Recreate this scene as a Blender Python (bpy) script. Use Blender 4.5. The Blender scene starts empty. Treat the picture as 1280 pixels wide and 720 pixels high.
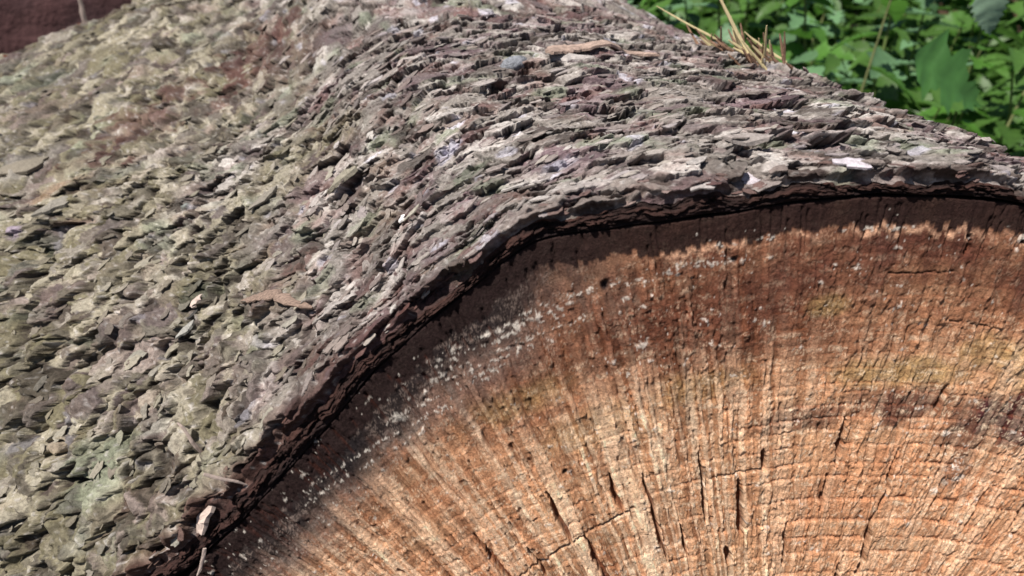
import bpy, math, random
import numpy as np
from mathutils import Vector, Matrix

random.seed(7)
rs = np.random.RandomState(11)
S = bpy.context.scene
COL = S.collection

# ------------------------------------------------------------------ camera
CAMZ = 1.03
cam_data = bpy.data.cameras.new('camera')
cam = bpy.data.objects.new('camera', cam_data)
COL.objects.link(cam)
M3 = Matrix(((0.95566, 0.16094, -0.24662),
             (-0.29449, 0.52228, -0.80031),
             (0.0, 0.83745, 0.54652)))          # columns: right, up, back
cam.matrix_world = Matrix.Translation((0, 0, CAMZ)) @ M3.to_4x4()
# M3 rows are the world axes written in camera space, so M3 maps camera space to world space
cam_data.sensor_width = 36.0
cam_data.lens = 36.0 * 924.0 / 1280.0
cam_data.clip_start = 0.01
cam_data.clip_end = 500.0
cam_data.dof.use_dof = True
cam_data.dof.focus_distance = 0.37
cam_data.dof.aperture_fstop = 11.0
S.camera = cam

# ------------------------------------------------------------------ light
SUN_EL, SUN_AZ = math.radians(64), math.radians(248)     # azimuth clockwise from +Y
sdir = Vector((math.cos(SUN_EL) * math.sin(SUN_AZ), math.cos(SUN_EL) * math.cos(SUN_AZ), math.sin(SUN_EL)))
world = bpy.data.worlds.new('World')
S.world = world
world.use_nodes = True
wn = world.node_tree
for nd in list(wn.nodes):
    wn.nodes.remove(nd)
sky = wn.nodes.new('ShaderNodeTexSky')
sky.sky_type = 'NISHITA'
sky.sun_disc = False
sky.sun_elevation = SUN_EL
sky.sun_rotation = SUN_AZ
bg = wn.nodes.new('ShaderNodeBackground')
bg.inputs['Strength'].default_value = 0.05
wo = wn.nodes.new('ShaderNodeOutputWorld')
wn.links.new(sky.outputs[0], bg.inputs['Color'])
wn.links.new(bg.outputs[0], wo.inputs['Surface'])
sun_data = bpy.data.lights.new('sun', 'SUN')
sun_data.energy = 5.0
sun_data.angle = math.radians(0.53)
sun_data.color = (1.0, 0.95, 0.88)
sun = bpy.data.objects.new('sun', sun_data)
COL.objects.link(sun)
sun.rotation_euler = sdir.to_track_quat('Z', 'Y').to_euler()
sun.location = (0, 0, 6)
S.view_settings.view_transform = 'Standard'
S.view_settings.look = 'None'
S.view_settings.exposure = 0.42
S.view_settings.gamma = 1.0

# ------------------------------------------------------------------ helpers
def _h(ix, iy, seed):
    h = (ix.astype(np.int64) * 374761393 + iy.astype(np.int64) * 668265263 + seed * 1442695041) & 0xFFFFFFFF
    h = ((h ^ (h >> 13)) * 1274126177) & 0xFFFFFFFF
    return (h ^ (h >> 16)) & 0xFFFFFFFF

def pn(x, y, seed=0):
    """gradient noise, about -1..1"""
    xi = np.floor(x); yi = np.floor(y)
    fx = (x - xi).astype(np.float32); fy = (y - yi).astype(np.float32)
    u = fx * fx * (3 - 2 * fx); v = fy * fy * (3 - 2 * fy)
    def g(dx, dy):
        a = _h(xi + dx, yi + dy, seed).astype(np.float32) * np.float32(2 * math.pi / 4294967296.0)
        return np.cos(a) * (fx - dx) + np.sin(a) * (fy - dy)
    n0 = g(0, 0) * (1 - u) + g(1, 0) * u
    n1 = g(0, 1) * (1 - u) + g(1, 1) * u
    return (n0 * (1 - v) + n1 * v) * 1.45

def fbm(x, y, seed=0, octv=3, rough=0.5):
    s = 0; a = 1.0; t = 0
    for o in range(octv):
        s = s + a * pn(x * 2 ** o, y * 2 ** o, seed + 17 * o); t += a; a *= rough
    return s / t

def sstep(a, b, x):
    t = np.clip((x - a) / (b - a), 0, 1)
    return t * t * (3 - 2 * t)

def grid_faces(ny, nx, off=0, flip=False):
    i = np.arange(ny * nx, dtype=np.int32).reshape(ny, nx) + off
    q = np.stack([i[:-1, :-1], i[:-1, 1:], i[1:, 1:], i[1:, :-1]], -1).reshape(-1, 4)
    return q[:, ::-1].copy() if flip else q

def np_mesh(name, v, q, col=None, smooth=True, extra=None):
    me = bpy.data.meshes.new(name)
    k = q.shape[1]
    me.vertices.add(len(v)); me.vertices.foreach_set('co', np.ascontiguousarray(v, dtype=np.float32).ravel())
    me.loops.add(len(q) * k); me.loops.foreach_set('vertex_index', np.ascontiguousarray(q, dtype=np.int32).ravel())
    me.polygons.add(len(q))
    me.polygons.foreach_set('loop_start', np.arange(0, len(q) * k, k, dtype=np.int32))
    me.polygons.foreach_set('loop_total', np.full(len(q), k, dtype=np.int32))
    me.polygons.foreach_set('use_smooth', np.full(len(q), smooth, dtype=bool))
    if col is not None:
        at = me.color_attributes.new('Col', 'FLOAT_COLOR', 'POINT')
        c = np.ones((len(v), 4), dtype=np.float32); c[:, :3] = col
        at.data.foreach_set('color', c.ravel())
    me.update(calc_edges=True)
    return me

def link(name, me, m, parent=None, label=None, cat=None, group=None, kind=None):
    o = bpy.data.objects.new(name, me)
    COL.objects.link(o)
    if m is not None and me is not None and len(me.materials) == 0:
        me.materials.append(m)
    if parent is not None: o.parent = parent
    tag(o, label, cat, group, kind)
    return o

def tag(o, label=None, cat=None, group=None, kind=None):
    if label: o['label'] = label
    if cat: o['category'] = cat
    if group: o['group'] = group
    if kind: o['kind'] = kind

def srgb(r, g, b):
    f = lambda c: (c / 255 / 12.92) if c / 255 <= 0.04045 else ((c / 255 + 0.055) / 1.055) ** 2.4
    return np.array([f(r), f(g), f(b)])

class NT:
    """tiny node builder"""
    def __init__(self, name):
        self.m = bpy.data.materials.new(name); self.m.use_nodes = True
        self.t = self.m.node_tree
        self.b = self.t.nodes['Principled BSDF']
    def n(self, kind, **kw):
        nd = self.t.nodes.new(kind)
        for k, v in kw.items():
            if k in nd.inputs: nd.inputs[k].default_value = v
            else: setattr(nd, k, v)
        return nd
    def l(self, a, b): self.t.links.new(a, b)

def surface_material(name, rough=0.85, spec=0.15, attr=True, base=(0.2, 0.17, 0.15), fine=900.0, amt=0.35,
                     bump=0.6, dist=0.0006, rnd=None, aniso=(1, 1, 1), mid=250.0):
    k = NT(name)
    tc = k.n('ShaderNodeTexCoord')
    mp = k.n('ShaderNodeMapping'); mp.inputs['Scale'].default_value = aniso
    gp = k.n('ShaderNodeNewGeometry'); k.l(gp.outputs['Position'], mp.inputs['Vector'])
    n1 = k.n('ShaderNodeTexNoise'); n1.inputs['Scale'].default_value = fine; n1.inputs['Detail'].default_value = 4; n1.inputs['Roughness'].default_value = 0.6
    n2 = k.n('ShaderNodeTexNoise'); n2.inputs['Scale'].default_value = mid; n2.inputs['Detail'].default_value = 3
    k.l(mp.outputs[0], n1.inputs['Vector']); k.l(mp.outputs[0], n2.inputs['Vector'])
    if attr:
        at = k.n('ShaderNodeAttribute', attribute_name='Col'); csrc = at.outputs['Color']
    elif rnd is not None:
        oi = k.n('ShaderNodeObjectInfo')
        cr = k.n('ShaderNodeValToRGB')
        cr.color_ramp.interpolation = 'LINEAR'
        els = cr.color_ramp.elements
        while len(els) < len(rnd): els.new(0.5)
        for i, c in enumerate(rnd):
            els[i].position = i / (len(rnd) - 1); els[i].color = (*c, 1)
        k.l(oi.outputs['Random'], cr.inputs[0]); csrc = cr.outputs[0]
    else:
        rg = k.n('ShaderNodeRGB'); rg.outputs[0].default_value = (*base, 1); csrc = rg.outputs[0]
    ad = k.n('ShaderNodeMath', operation='ADD'); k.l(n1.outputs['Fac'], ad.inputs[0]); k.l(n2.outputs['Fac'], ad.inputs[1])
    mr = k.n('ShaderNodeMapRange'); mr.inputs['From Min'].default_value = 0.65; mr.inputs['From Max'].default_value = 1.35
    mr.inputs['To Min'].default_value = 1 - amt; mr.inputs['To Max'].default_value = 1 + amt
    k.l(ad.outputs[0], mr.inputs['Value'])
    mx = k.n('ShaderNodeVectorMath', operation='SCALE'); k.l(csrc, mx.inputs[0]); k.l(mr.outputs[0], mx.inputs['Scale'])
    k.l(mx.outputs[0], k.b.inputs['Base Color'])
    k.b.inputs['Roughness'].default_value = rough
    k.b.inputs['Specular IOR Level'].default_value = spec
    bp = k.n('ShaderNodeBump'); bp.inputs['Strength'].default_value = bump; bp.inputs['Distance'].default_value = dist
    k.l(ad.outputs[0], bp.inputs['Height']); k.l(bp.outputs[0], k.b.inputs['Normal'])
    return k.m

# ------------------------------------------------------------------ log frame (metres)
N_CUT = np.array([0.21044, 0.95597, -0.20455]); N_CUT /= np.linalg.norm(N_CUT)     # into the wood
E1 = np.cross(N_CUT, [0, 0, 1.0]); E1 /= np.linalg.norm(E1)
E2 = np.cross(E1, N_CUT)
PITH = np.array([0.20154, 0.12603, CAMZ - 0.57252])
AX = np.array([0, 1.0, 0])                                                          # log axis
LOG_LEN = 0.68
_rim = [(0, .437), (30, .437), (50, .438), (66.6, .441), (75.6, .4453), (81.7, .4473), (84.5, .4482), (88.5, .4485), (92.0, .4486),
        (95.9, .4482), (99.7, .4485), (102.4, .4508), (104.7, .4535), (106.5, .4563), (107.3, .4575), (108.1, .4573),
        (109.3, .4543), (111.3, .4492), (113.2, .4449), (114.8, .4420), (117.8, .4354), (120.6, .4284), (123.6, .4214), (129.3, .4135), (134.4, .4118), (138.9, .4115), (149.7, .4218),
        (163.6, .4615), (175.6, .500), (190, .505), (210, .49), (240, .46), (270, .45), (310, .44), (360, .437)]
_tt = np.radians(np.arange(0, 360, 0.25))
_rr = np.interp(np.degrees(_tt), [p[0] for p in _rim], [p[1] for p in _rim])
_k = np.exp(-0.5 * (np.arange(-12, 13) / 2.2) ** 2); _k /= _k.sum()
_rr = np.convolve(np.concatenate([_rr[-12:], _rr, _rr[:12]]), _k, 'valid')
_rr += 0.0008 * pn(_tt * 22, _tt * 0, 5)
def RIM(th):
    return np.interp(np.mod(th, 2 * math.pi), np.append(_tt, 2 * math.pi), np.append(_rr, _rr[0]))
def on_cut(r, th):
    r = np.asarray(r)[..., None]; th = np.asarray(th)[..., None]
    return PITH + r * (np.cos(th) * E1 + np.sin(th) * E2)
def deg(x): return math.radians(x)

# ------------------------------------------------------------------ cut face
CRACKS = [  # theta, r_outer, r_inner, width (m)
    (119.85, .3392, .300, .0021), (113.25, .3435, .3106, .0018), (112.0, .3121, .270, .0022), (108.2, .3399, .3165, .0014),
    (105.7, .3345, .2800, .0013), (101.1, .3374, .2972, .0012), (97.9, .3186, .2845, .0026), (99.6, .2809, .2680, .0022),
    (89.6, .3465, .3184, .0020), (90.3, .3155, .2935, .0014), (84.5, .3288, .2925, .0013), (84.9, .2933, .2532, .0024),
    (95.9, .3337, .3205, .0016), (82.45, .3634, .3489, .0015), (84.0, .4311, .4240, .0011), (79.5, .315, .296, .0012),
    (93.6, .289, .262, .0011), (103.6, .300, .279, .0008), (116.8, .318, .296, .0009), (74.9, .312, .285, .0015),
    (70.2, .335, .29, .0018), (64, .36, .30, .002), (126.5, .345, .31, .0014), (131.5, .36, .31, .0018), (87.2, .262, .22, .002),
    (107.4, .262, .2, .0022), (119.9, .26, .2, .002), (96.5, .25, .19, .002), (76, .26, .19, .002)]
NTHW, NRW = 1330, 400
th_w = np.concatenate([np.radians(np.linspace(-90, 55.7, 220)), np.radians(np.linspace(56, 150, NTHW)), np.radians(np.linspace(150.3, 270.0, 180))])
rho_w = np.concatenate([np.linspace(0.001, 0.44, 30), np.linspace(0.46, 1.0, NRW)])
TH, RHO = np.meshgrid(th_w, rho_w, indexing='ij')
RR = RHO * RIM(TH)
A = TH * 0.38                                    # arc-like coordinate
vis = ((TH < deg(150.2)) & (TH > deg(55.8))).astype(np.float32)
# ring coordinate: wobbly rings, narrow near the bark
wob = 0.0018 * pn(TH * 7, RR * 10, 3) + 0.00035 * pn(TH * 60, RR * 90, 4)
rw = RR + wob
ring_r = [0.02]
_r = 0.46
rings = []
rr_ = random.Random(4)
while _r > 0.03:
    rings.append(_r)
    w = 0.0030 if _r > 0.425 else (0.0042 if _r > 0.38 else (0.006 if _r > 0.345 else 0.0098))
    _r -= w * rr_.uniform(0.7, 1.35)
rings = np.array(rings[::-1])
idx = np.clip(np.searchsorted(rings, rw) - 1, 0, len(rings) - 2)
rfrac = (rw - rings[idx]) / (rings[idx + 1] - rings[idx])          # 0 at the inner edge, 1 at the outer
inner = sstep(0.40, 0.33, RR)
# radial ribs (torn by the saw), with column edges
aw = A + 0.0012 * pn(RR * 40, A * 60, 9) + 0.0004 * pn(RR * 260, A * 300, 19)
rib = pn(aw * 210, RR * 16, 21); rib2 = pn(aw * 480, RR * 40, 22)
colu = pn(aw * 75, RR * 7, 23)
crumb = fbm(A * 620, RR * 330, 31, 2); crumb2 = pn(A * 1100, RR * 560, 35)
tear = pn(A * 330 + crumb * 0.6, RR * 110, 36)
patchy = fbm(A * 26, RR * 30, 37, 3)
rough_amt = (1 - .5 * sstep(deg(97), deg(107), TH)) * np.clip(0.75 + 0.9 * patchy, 0.15, 1.4) * (1 - 0.75 * sstep(0.425, 0.437, RR))
smooth_band = sstep(0.432, 0.438, RR)
radw = sstep(deg(90), deg(101), TH)
h = 0.0019 * (0.45 + 0.75 * radw) * (rib - 0.9 * np.maximum(rib - .1, 0)) * (1 - 0.6 * smooth_band) + 0.0009 * rib2 * (1 - 0.4 * smooth_band) + 0.0014 * colu
h += rough_amt * (0.0012 * crumb + 0.0007 * crumb2 + 0.0020 * np.maximum(tear, -0.15))
# torn strips between fine radial lines
sw = aw / 0.0023 + 0.9 * pn(A * 60, RR * 3, 24)
strip = np.floor(sw); sfr = sw - strip
seg = np.floor(RR / 0.011 + 7 * (_h(strip, strip * 0, 25) / 4294967296.0))
shs = _h(strip, seg, 26) / 4294967296.0; shc = _h(strip, strip * 0, 27) / 4294967296.0
sline = np.exp(-(np.minimum(sfr, 1 - sfr) / 0.10) ** 2) * np.clip(.35 + 1.2 * pn(strip * 3.1, RR * 26, 28), 0, 1)
sstr = (0.55 + 0.95 * radw) * (1 - .6 * smooth_band)
h += sstr * (0.0009 * (shs - .5) + 0.0005 * (shc - .5) - 0.0011 * sline)
# ring edges: thin groove plus a step whose size varies along the ring
gvar = np.clip(0.5 + 0.9 * pn(TH * 26, idx * 3.7, 41), 0, 1.3)
groove = np.exp(-((rfrac - 0.0) / (0.05 + 0.05 * inner)) ** 2) + np.exp(-((rfrac - 1.0) / 0.05) ** 2)
h -= 0.0013 * groove * gvar * (0.4 + 0.8 * inner) * (1 - .6 * radw * (1 - .5 * inner))
h += 0.0009 * (1 - .6 * radw) * (rfrac - 0.5) * inner * (0.5 + gvar * 0.5)
# tile-like blocks between rings, each a little higher or lower
blk = _h(idx, np.floor(aw / 0.006 + idx * 0.37), 77) / 4294967296.0
h += (blk - 0.5) * 0.0009 * (0.3 + inner) * (1 - .6 * radw)
# fine radial checks: hair cracks
hair = np.zeros_like(h); chk = np.zeros_like(h)
for i in range(330):
    t0 = deg(rr_.uniform(58, 148)); rad = RIM(np.array([t0]))[0]
    if i % 3 == 0: r1 = rad - rr_.uniform(0, .01); ln = rr_.uniform(.004, .016)
    else: r1 = rad - rr_.uniform(.005, .18); ln = rr_.uniform(.003, .014)
    wd = rr_.uniform(.0003, .0006)
    a0, a1 = np.searchsorted(th_w, [t0 - .006, t0 + .006])
    if a1 <= a0 + 1: continue
    rsub = RR[a0:a1]; d = np.abs((TH[a0:a1] - t0) * rsub + 0.0007 * pn(rsub * 130, rsub * 0 + i, 50))
    m = np.exp(-(d / wd) ** 2) * sstep(r1 + .001, r1, rsub) * sstep(r1 - ln - .002, r1 - ln, rsub)
    hair[a0:a1] = np.maximum(hair[a0:a1], m)
for i in range(150):
    t0 = deg(rr_.uniform(100, 149)); r1 = .41 - rr_.uniform(-.015, .12) + .0; ln = rr_.uniform(.015, .05); wd = rr_.uniform(.00022, .00045)
    a0, a1 = np.searchsorted(th_w, [t0 - .006, t0 + .006])
    rsub = RR[a0:a1]; d = np.abs((TH[a0:a1] - t0) * rsub + 0.0006 * pn(rsub * 60, rsub * 0 + i, 53))
    m = np.exp(-(d / wd) ** 2) * sstep(r1 + .004, r1, rsub) * sstep(r1 - ln - .006, r1 - ln, rsub) * np.clip(.6 + pn(rsub * 120, rsub * 0 + i, 54), 0, 1)
    hair[a0:a1] = np.maximum(hair[a0:a1], m)
for i, (t0, r1, r0, wd) in enumerate(CRACKS):
    t0 = deg(t0)
    a0, a1 = np.searchsorted(th_w, [t0 - .03, t0 + .03])
    rsub = RR[a0:a1]
    jit = 0.0011 * pn(rsub * 90, rsub * 0 + i * 3.3, 51) + 0.0004 * pn(rsub * 420, rsub * 0 + i, 52)
    d = np.abs((TH[a0:a1] - t0) * rsub + jit)
    prof = np.clip(np.minimum((r1 - rsub) / (0.5 * (r1 - r0)), (rsub - r0) / (0.22 * (r1 - r0))), 0, 1) ** 0.6
    hw = 0.62 * wd * prof * (1 + 0.35 * pn(rsub * 300, rsub * 0, 60 + i)) 
    m = sstep(hw + 0.0004, hw - 0.0001, d) * (prof > 0.02)
    chk[a0:a1] = np.maximum(chk[a0:a1], m)
# two cracks that follow a ring for a while
for (ta, tb, ra, rb, wd) in [(107, 119.3, .3168, .3045, .0010), (96.0, 101, .3225, .3215, .0005), (84.5, 88.5, .4165, .4155, .00035), (80, 84, .3925, .3945, .00035)]:
    ta, tb = deg(ta), deg(tb)
    rc = ra + (TH - ta) / (tb - ta) * (rb - ra) + 0.0009 * pn(TH * 60, TH * 0, 71) + 0.0005 * pn(TH * 300, TH * 0, 72)
    m = sstep(wd, wd * 0.35, np.abs(RR - rc)) * ((TH > ta) & (TH < tb))
    hair = np.maximum(hair, m)
h *= 0.58
h -= 0.0013 * hair
h = h * (1 - chk) - 0.0055 * chk
h *= vis * 0.6 + 0.4
# colour ------------------------------------------------------------
def mixc(c, col, w):
    w = np.clip(w, 0, 1)[..., None]
    return c * (1 - w) + np.asarray(col) * w
tan = srgb(212, 164, 126); pale = srgb(236, 210, 180); orange = srgb(200, 128, 88); redbr = srgb(104, 64, 50); dark = srgb(43, 31, 30)
grey = srgb(120, 100, 92); olive = srgb(166, 142, 92); purple = srgb(72, 38, 42); white = srgb(232, 222, 210); coal = srgb(36, 32, 34)
n_lo = fbm(A * 11, RR * 14, 81, 3); n_mid = fbm(A * 60, RR * 45, 82, 3); n_rad = 0.6 * pn(aw * 300, RR * 12, 83) + 0.5 * pn(aw * 120, RR * 6, 86); n_fin = pn(A * 900, RR * 650, 84)
n_ring = pn(idx * 1.73, TH * 5, 85)
out = RR / RIM(TH)
c = np.ones(TH.shape + (3,)) * tan
c = mixc(c, orange, 0.25 + 0.5 * n_lo + 0.3 * n_mid + 0.25 * n_ring)
mott0 = pn(A * 420 + 2 * crumb2, RR * 240, 91)
# browner outwards
brown_w = sstep(0.775, 0.92, out + 0.05 * n_lo + 0.018 * n_rad) * (1 - .65 * sstep(deg(110), deg(120), TH))
c = mixc(c, srgb(132, 88, 66), brown_w * (0.74 + 0.35 * n_mid + 0.2 * n_ring))
c = mixc(c, redbr, sstep(0.85, 0.95, out + 0.04 * n_lo + 0.02 * n_ring) * (0.6 + 0.6 * n_mid + .3 * n_rad))
def blob(td, r, st, sr, jag=0.5):
    d = np.sqrt(((TH - deg(td)) * 0.4 / st) ** 2 + ((RR - r) / sr) ** 2) + jag * n_mid + 0.25 * n_rad
    return sstep(1.15, 0.35, d)
c = mixc(c, redbr, 0.85 * blob(99, .400, .06, .026)); c = mixc(c, redbr, 0.5 * blob(91, .383, .03, .012))
c = mixc(c, redbr, 0.55 * blob(106, .405, .045, .018))
for td, r, st, sr, w in [(85.9, .3686, 0.040, .009, .6), (80, .381, 0.022, .009, .5), (100, .371, 0.035, .010, .4), (112.4, .392, .03, .010, .4),
                         (92, .402, .012, .006, .5), (108.5, .366, .03, .012, .3), (76, .372, .03, .016, .4)]:
    c = mixc(c, olive, w * blob(td, r, st, sr))
for td, r, st, sr, w in [(76.0, .350, .034, .018, 1.0), (84.8, .352, .040, .011, .8), (93, .347, .034, .009, .65), (79.5, .336, .02, .010, .6), (66, .36, .05, .02, .8), (79, .32, .014, .012, .45), (71, .345, .02, .02, .6)]:
    c = mixc(c, purple, w * blob(td, r, st, sr, 0.7))
c = mixc(c, pale, (0.28 + .3 * radw) * sstep(0.0, 0.5, n_rad + 0.5 * n_mid + .3 * mott0) * (1 - brown_w * 0.85))
c = mixc(c, srgb(132, 84, 58), (0.15 + .35 * radw) * sstep(0.0, 0.5, -n_rad + 0.3 * n_mid))
# fibre mottling in the wood itself
mott = mott0
c = mixc(c, pale, (0.75 - 0.45 * brown_w) * sstep(0.15, 0.7, mott))
c = mixc(c, redbr * 0.8, (0.35 + 0.3 * brown_w) * sstep(0.2, 0.75, -mott + 0.3 * n_fin))
c = mixc(c, srgb(104, 58, 38), sline * sstr * .6)
c = mixc(c, pale, sstep(.45, .8, shc) * sstr * .28 * (1 - brown_w))
c = c * (1 + (0.30 * (shs - .5) + .22 * (shc - .5)) * sstr)[..., None]
# latewood lines
c = mixc(c, srgb(140, 76, 44), 0.55 * groove * gvar * (1 - .45 * radw) * (1 - sstep(.9, .96, out) * 0.6))
# left side: greyed wood, then black
leftw = sstep(deg(101), deg(112), TH)
c = mixc(c, grey, leftw * sstep(0.885, 0.95, out + 0.03 * n_lo + 0.02 * n_rad) * 0.75)
c = mixc(c, coal, leftw * sstep(0.925, 0.962, out + 0.02 * n_mid + 0.02 * n_rad) * 0.93)
c = mixc(c, srgb(128, 112, 104), leftw * sstep(.90, .93, out) * sstep(.1, .5, mott0 + .5 * n_mid) * .7)
c = mixc(c, srgb(84, 50, 44), .75 * sstep(deg(101), deg(95), TH) * sstep(.885, .93, out + .03 * n_lo + .02 * n_rad) * (.6 + .5 * n_mid))
c = mixc(c, coal, 0.8 * blob(123.5, .408, .016, .016, 0.4))
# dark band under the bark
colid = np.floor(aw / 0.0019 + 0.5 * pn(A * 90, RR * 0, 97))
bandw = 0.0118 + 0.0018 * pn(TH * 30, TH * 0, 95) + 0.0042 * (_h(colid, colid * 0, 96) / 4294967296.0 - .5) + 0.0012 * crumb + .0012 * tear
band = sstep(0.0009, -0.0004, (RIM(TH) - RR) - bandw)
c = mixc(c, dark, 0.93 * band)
# pale band just inside it
pb = np.exp(-(((RIM(TH) - RR) - bandw - 0.0022) / 0.0014) ** 2) * sstep(deg(106), deg(100), TH)
c = mixc(c, srgb(214, 168, 138), pb * np.clip(0.55 + n_mid + 0.6 * mott, 0, 1))
# white resin specks strung along the rings, mostly upper left
spk = np.zeros_like(h)
sp_col = np.zeros_like(h)
def speck(t0, r0, sz, el=1.0):
    a0, a1 = np.searchsorted(th_w, [t0 - .03, t0 + .03]); 
    if a1 <= a0: return
    j = np.searchsorted(rho_w, [(r0 - .008) / RIM(t0), (r0 + .008) / RIM(t0)])
    s = (slice(a0, a1), slice(j[0], j[1]))
    d = np.sqrt(((TH[s] - t0) * r0 / (el * 1.3)) ** 2 + (RR[s] - r0) ** 2) * (1 + 0.9 * crumb[s] + .9 * crumb2[s]) / sz
    spk[s] = np.maximum(spk[s], sstep(1.2, 0.5, d))
for r_ring, ta, tb, n_ in [(.4268, 106.8, 114.6, 26), (.4232, 107.2, 115.5, 24), (.4185, 106.5, 116.5, 34), (.4150, 108, 118, 24), (.4300, 104, 110, 26),
                          (.4110, 112, 120, 22), (.4045, 116, 127, 34), (.3990, 118, 128, 28), (.4355, 95, 99, 14), (.4310, 98, 101, 12), (.4358, 87, 92, 16), (.428, 97, 104, 30)]:
    for i in range(n_):
        speck(deg(rr_.uniform(ta, tb)), r_ring + rr_.gauss(0, .0006), rr_.uniform(.00025, .0007) * (1.2 if rr_.random() < .2 else .8), rr_.uniform(1, 1.6))
for i in range(260):
    speck(deg(rr_.uniform(58, 140)), rr_.uniform(.27, .43), rr_.uniform(.0003, .0009))
for td, r in [(81.0, .4340), (103.5, .3985), (79.7, .307), (81.2, .338), (119, .4105), (110.3, .4255), (109.0, .4262)]:
    for i in range(4): speck(deg(td + rr_.gauss(0, .12)), r + rr_.gauss(0, .0006), .0013)
c = mixc(c, srgb(206, 192, 180), .7 * blob(79, .3177, .012, .010, .9) * sstep(0, .4, mott0))
c = mixc(c, white, spk * 0.62)
h += 0.0003 * spk * (1 - chk)
# a few little black holes and stains
for td, r, sz in [(84.2, .4325, .0018), (79.3, .432, .0022), (97.6, .4285, .0018), (104.9, .430, .0030), (80.9, .4322, .0015), (111.2, .3485, .0018)]:
    d = np.sqrt(((TH - deg(td)) * r) ** 2 + (RR - r) ** 2) * (1 + 0.4 * crumb)
    m = sstep(sz, sz * .4, d); c = mixc(c, coal, 0.9 * m); h -= 0.0015 * m
c = mixc(c, srgb(96, 44, 26), 0.8 * chk); c = mixc(c, srgb(74, 38, 28), 0.5 * hair * (RR < .43))
c *= (1 + 0.16 * n_fin + 0.10 * (blk - 0.5) * 2)[..., None]
c *= 0.97
c = np.clip(c, 0.005, 0.85)
P = on_cut(RR, TH) - N_CUT * h[..., None]
P += (0.0006 * pn(A * 300, RR * 120, 99) * vis)[..., None] * E1
# side wall of the wood running back into the gap under the bark
rim_last = P[:, -1]
radial = (np.cos(th_w)[:, None] * E1 + np.sin(th_w)[:, None] * E2)
w1 = rim_last + N_CUT * 0.003 + radial * 0.0004
w2 = rim_last + N_CUT * 0.016 + radial * 0.0006
w3 = rim_last + N_CUT * 0.017 + radial * 0.010
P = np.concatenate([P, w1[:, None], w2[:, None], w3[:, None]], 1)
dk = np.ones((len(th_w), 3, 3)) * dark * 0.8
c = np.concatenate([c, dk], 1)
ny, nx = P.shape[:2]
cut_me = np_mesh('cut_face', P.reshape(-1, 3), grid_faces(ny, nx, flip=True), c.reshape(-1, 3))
M_wood = surface_material('sawn_wood', rough=0.85, spec=0.08, fine=2600, mid=1100, amt=0.48, bump=0.9, dist=0.0005)

log = bpy.data.objects.new('log', None); COL.objects.link(log)
tag(log, 'large felled spruce log with sawn orange end grain and flaky grey bark', 'log')
cut = link('cut_face', cut_me, M_wood, log)

# ------------------------------------------------------------------ bark
NA, NS = 1500, 560
DB0 = 150
th_b = np.concatenate([np.radians(np.linspace(-90, 51.7, DB0)), np.radians(np.linspace(52, 181, NA)), np.radians(np.linspace(181.3, 270.0, 90))])
def thick(th):      # bark thickness at the cut
    t = np.degrees(th)
    b = 0.0052 + 0.0026 * np.exp(-((t - 101) / 7) ** 2) + 0.0042 * sstep(112, 121, t) * sstep(200, 150, t) 
    return b + 0.0012 * pn(th * 24, th * 0, 101) + 0.0006 * pn(th * 90, th * 0, 102)
def gap(th):
    t = np.degrees(th)
    return 0.0009 + 0.0006 * pn(th * 20, th * 0, 103) + 0.0055 * np.exp(-((t - 138.5) / 2.6) ** 2) + 0.0006 * sstep(112, 96, t)
gap_b = np.maximum(gap(th_b), 0.0003)
thk_b = thick(th_b)
R_in = RIM(th_b) + gap_b
R_out = R_in + thk_b
rim_out = on_cut(R_out, th_b)
# outward normals, perpendicular to the axis
T = np.gradient(rim_out, axis=0); T[0] = T[1]; T[-1] = T[-2]
Nn = np.cross(T, AX); Nn /= np.linalg.norm(Nn, axis=1)[:, None]
Nn *= np.sign(np.sum(Nn * (rim_out - PITH), 1))[:, None]
for _ in range(2500):
    Nn[1:-1] = 0.25 * Nn[:-2] + 0.5 * Nn[1:-1] + 0.25 * Nn[2:]
Nn /= np.linalg.norm(Nn, axis=1)[:, None]
arc = np.concatenate([[0], np.cumsum(np.linalg.norm(np.diff(rim_out, axis=0), axis=1))])
arc = arc - arc[DB0]
uu = np.linspace(0, 1, NS)
s_b = LOG_LEN * (0.55 * uu + 0.45 * uu ** 2)
s_b[0] = 0
AA, SS = np.meshgrid(arc, s_b, indexing='ij')
TB = th_b[:, None] * np.ones_like(SS)
visb = ((TB < deg(181.1)) & (TB > deg(51.8))).astype(np.float32)
arc_vis = arc[DB0 + NA - 1]
def arc_at(td): return float(np.interp(deg(td), th_b, arc))

# macro shape: root swell on the left, gentle waves
TD = np.degrees(TB)
YEXT = 0.9 * sstep(158, 136, TD) * np.maximum(SS - 0.36, 0) + 0.5 * sstep(165, 150, TD) * sstep(0.36, 0.68, SS) * 0.10 + (0.5 * sstep(125, 100, TD) + 1.4 * sstep(190, 262, TD)) * np.maximum(SS - 0.36, 0)
flare = 0.24 * sstep(116, 168, TD) * (1 - np.exp(-SS / 0.20)) * sstep(266, 195, TD) - (0.040 * SS + 0.003 * sstep(0, .1, SS)) * sstep(114, 88, TD) * sstep(-10, 40, TD)
macro = flare + 0.010 * fbm(AA * 7, SS * 6, 111, 2) * sstep(0, 0.06, SS) + 0.004 * fbm(AA * 26, SS * 24, 112, 2) * sstep(0, 0.02, SS)
# lip: at the very edge the bark rounds over a little
macro -= 0.0022 * np.exp(-SS / 0.003)

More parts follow.
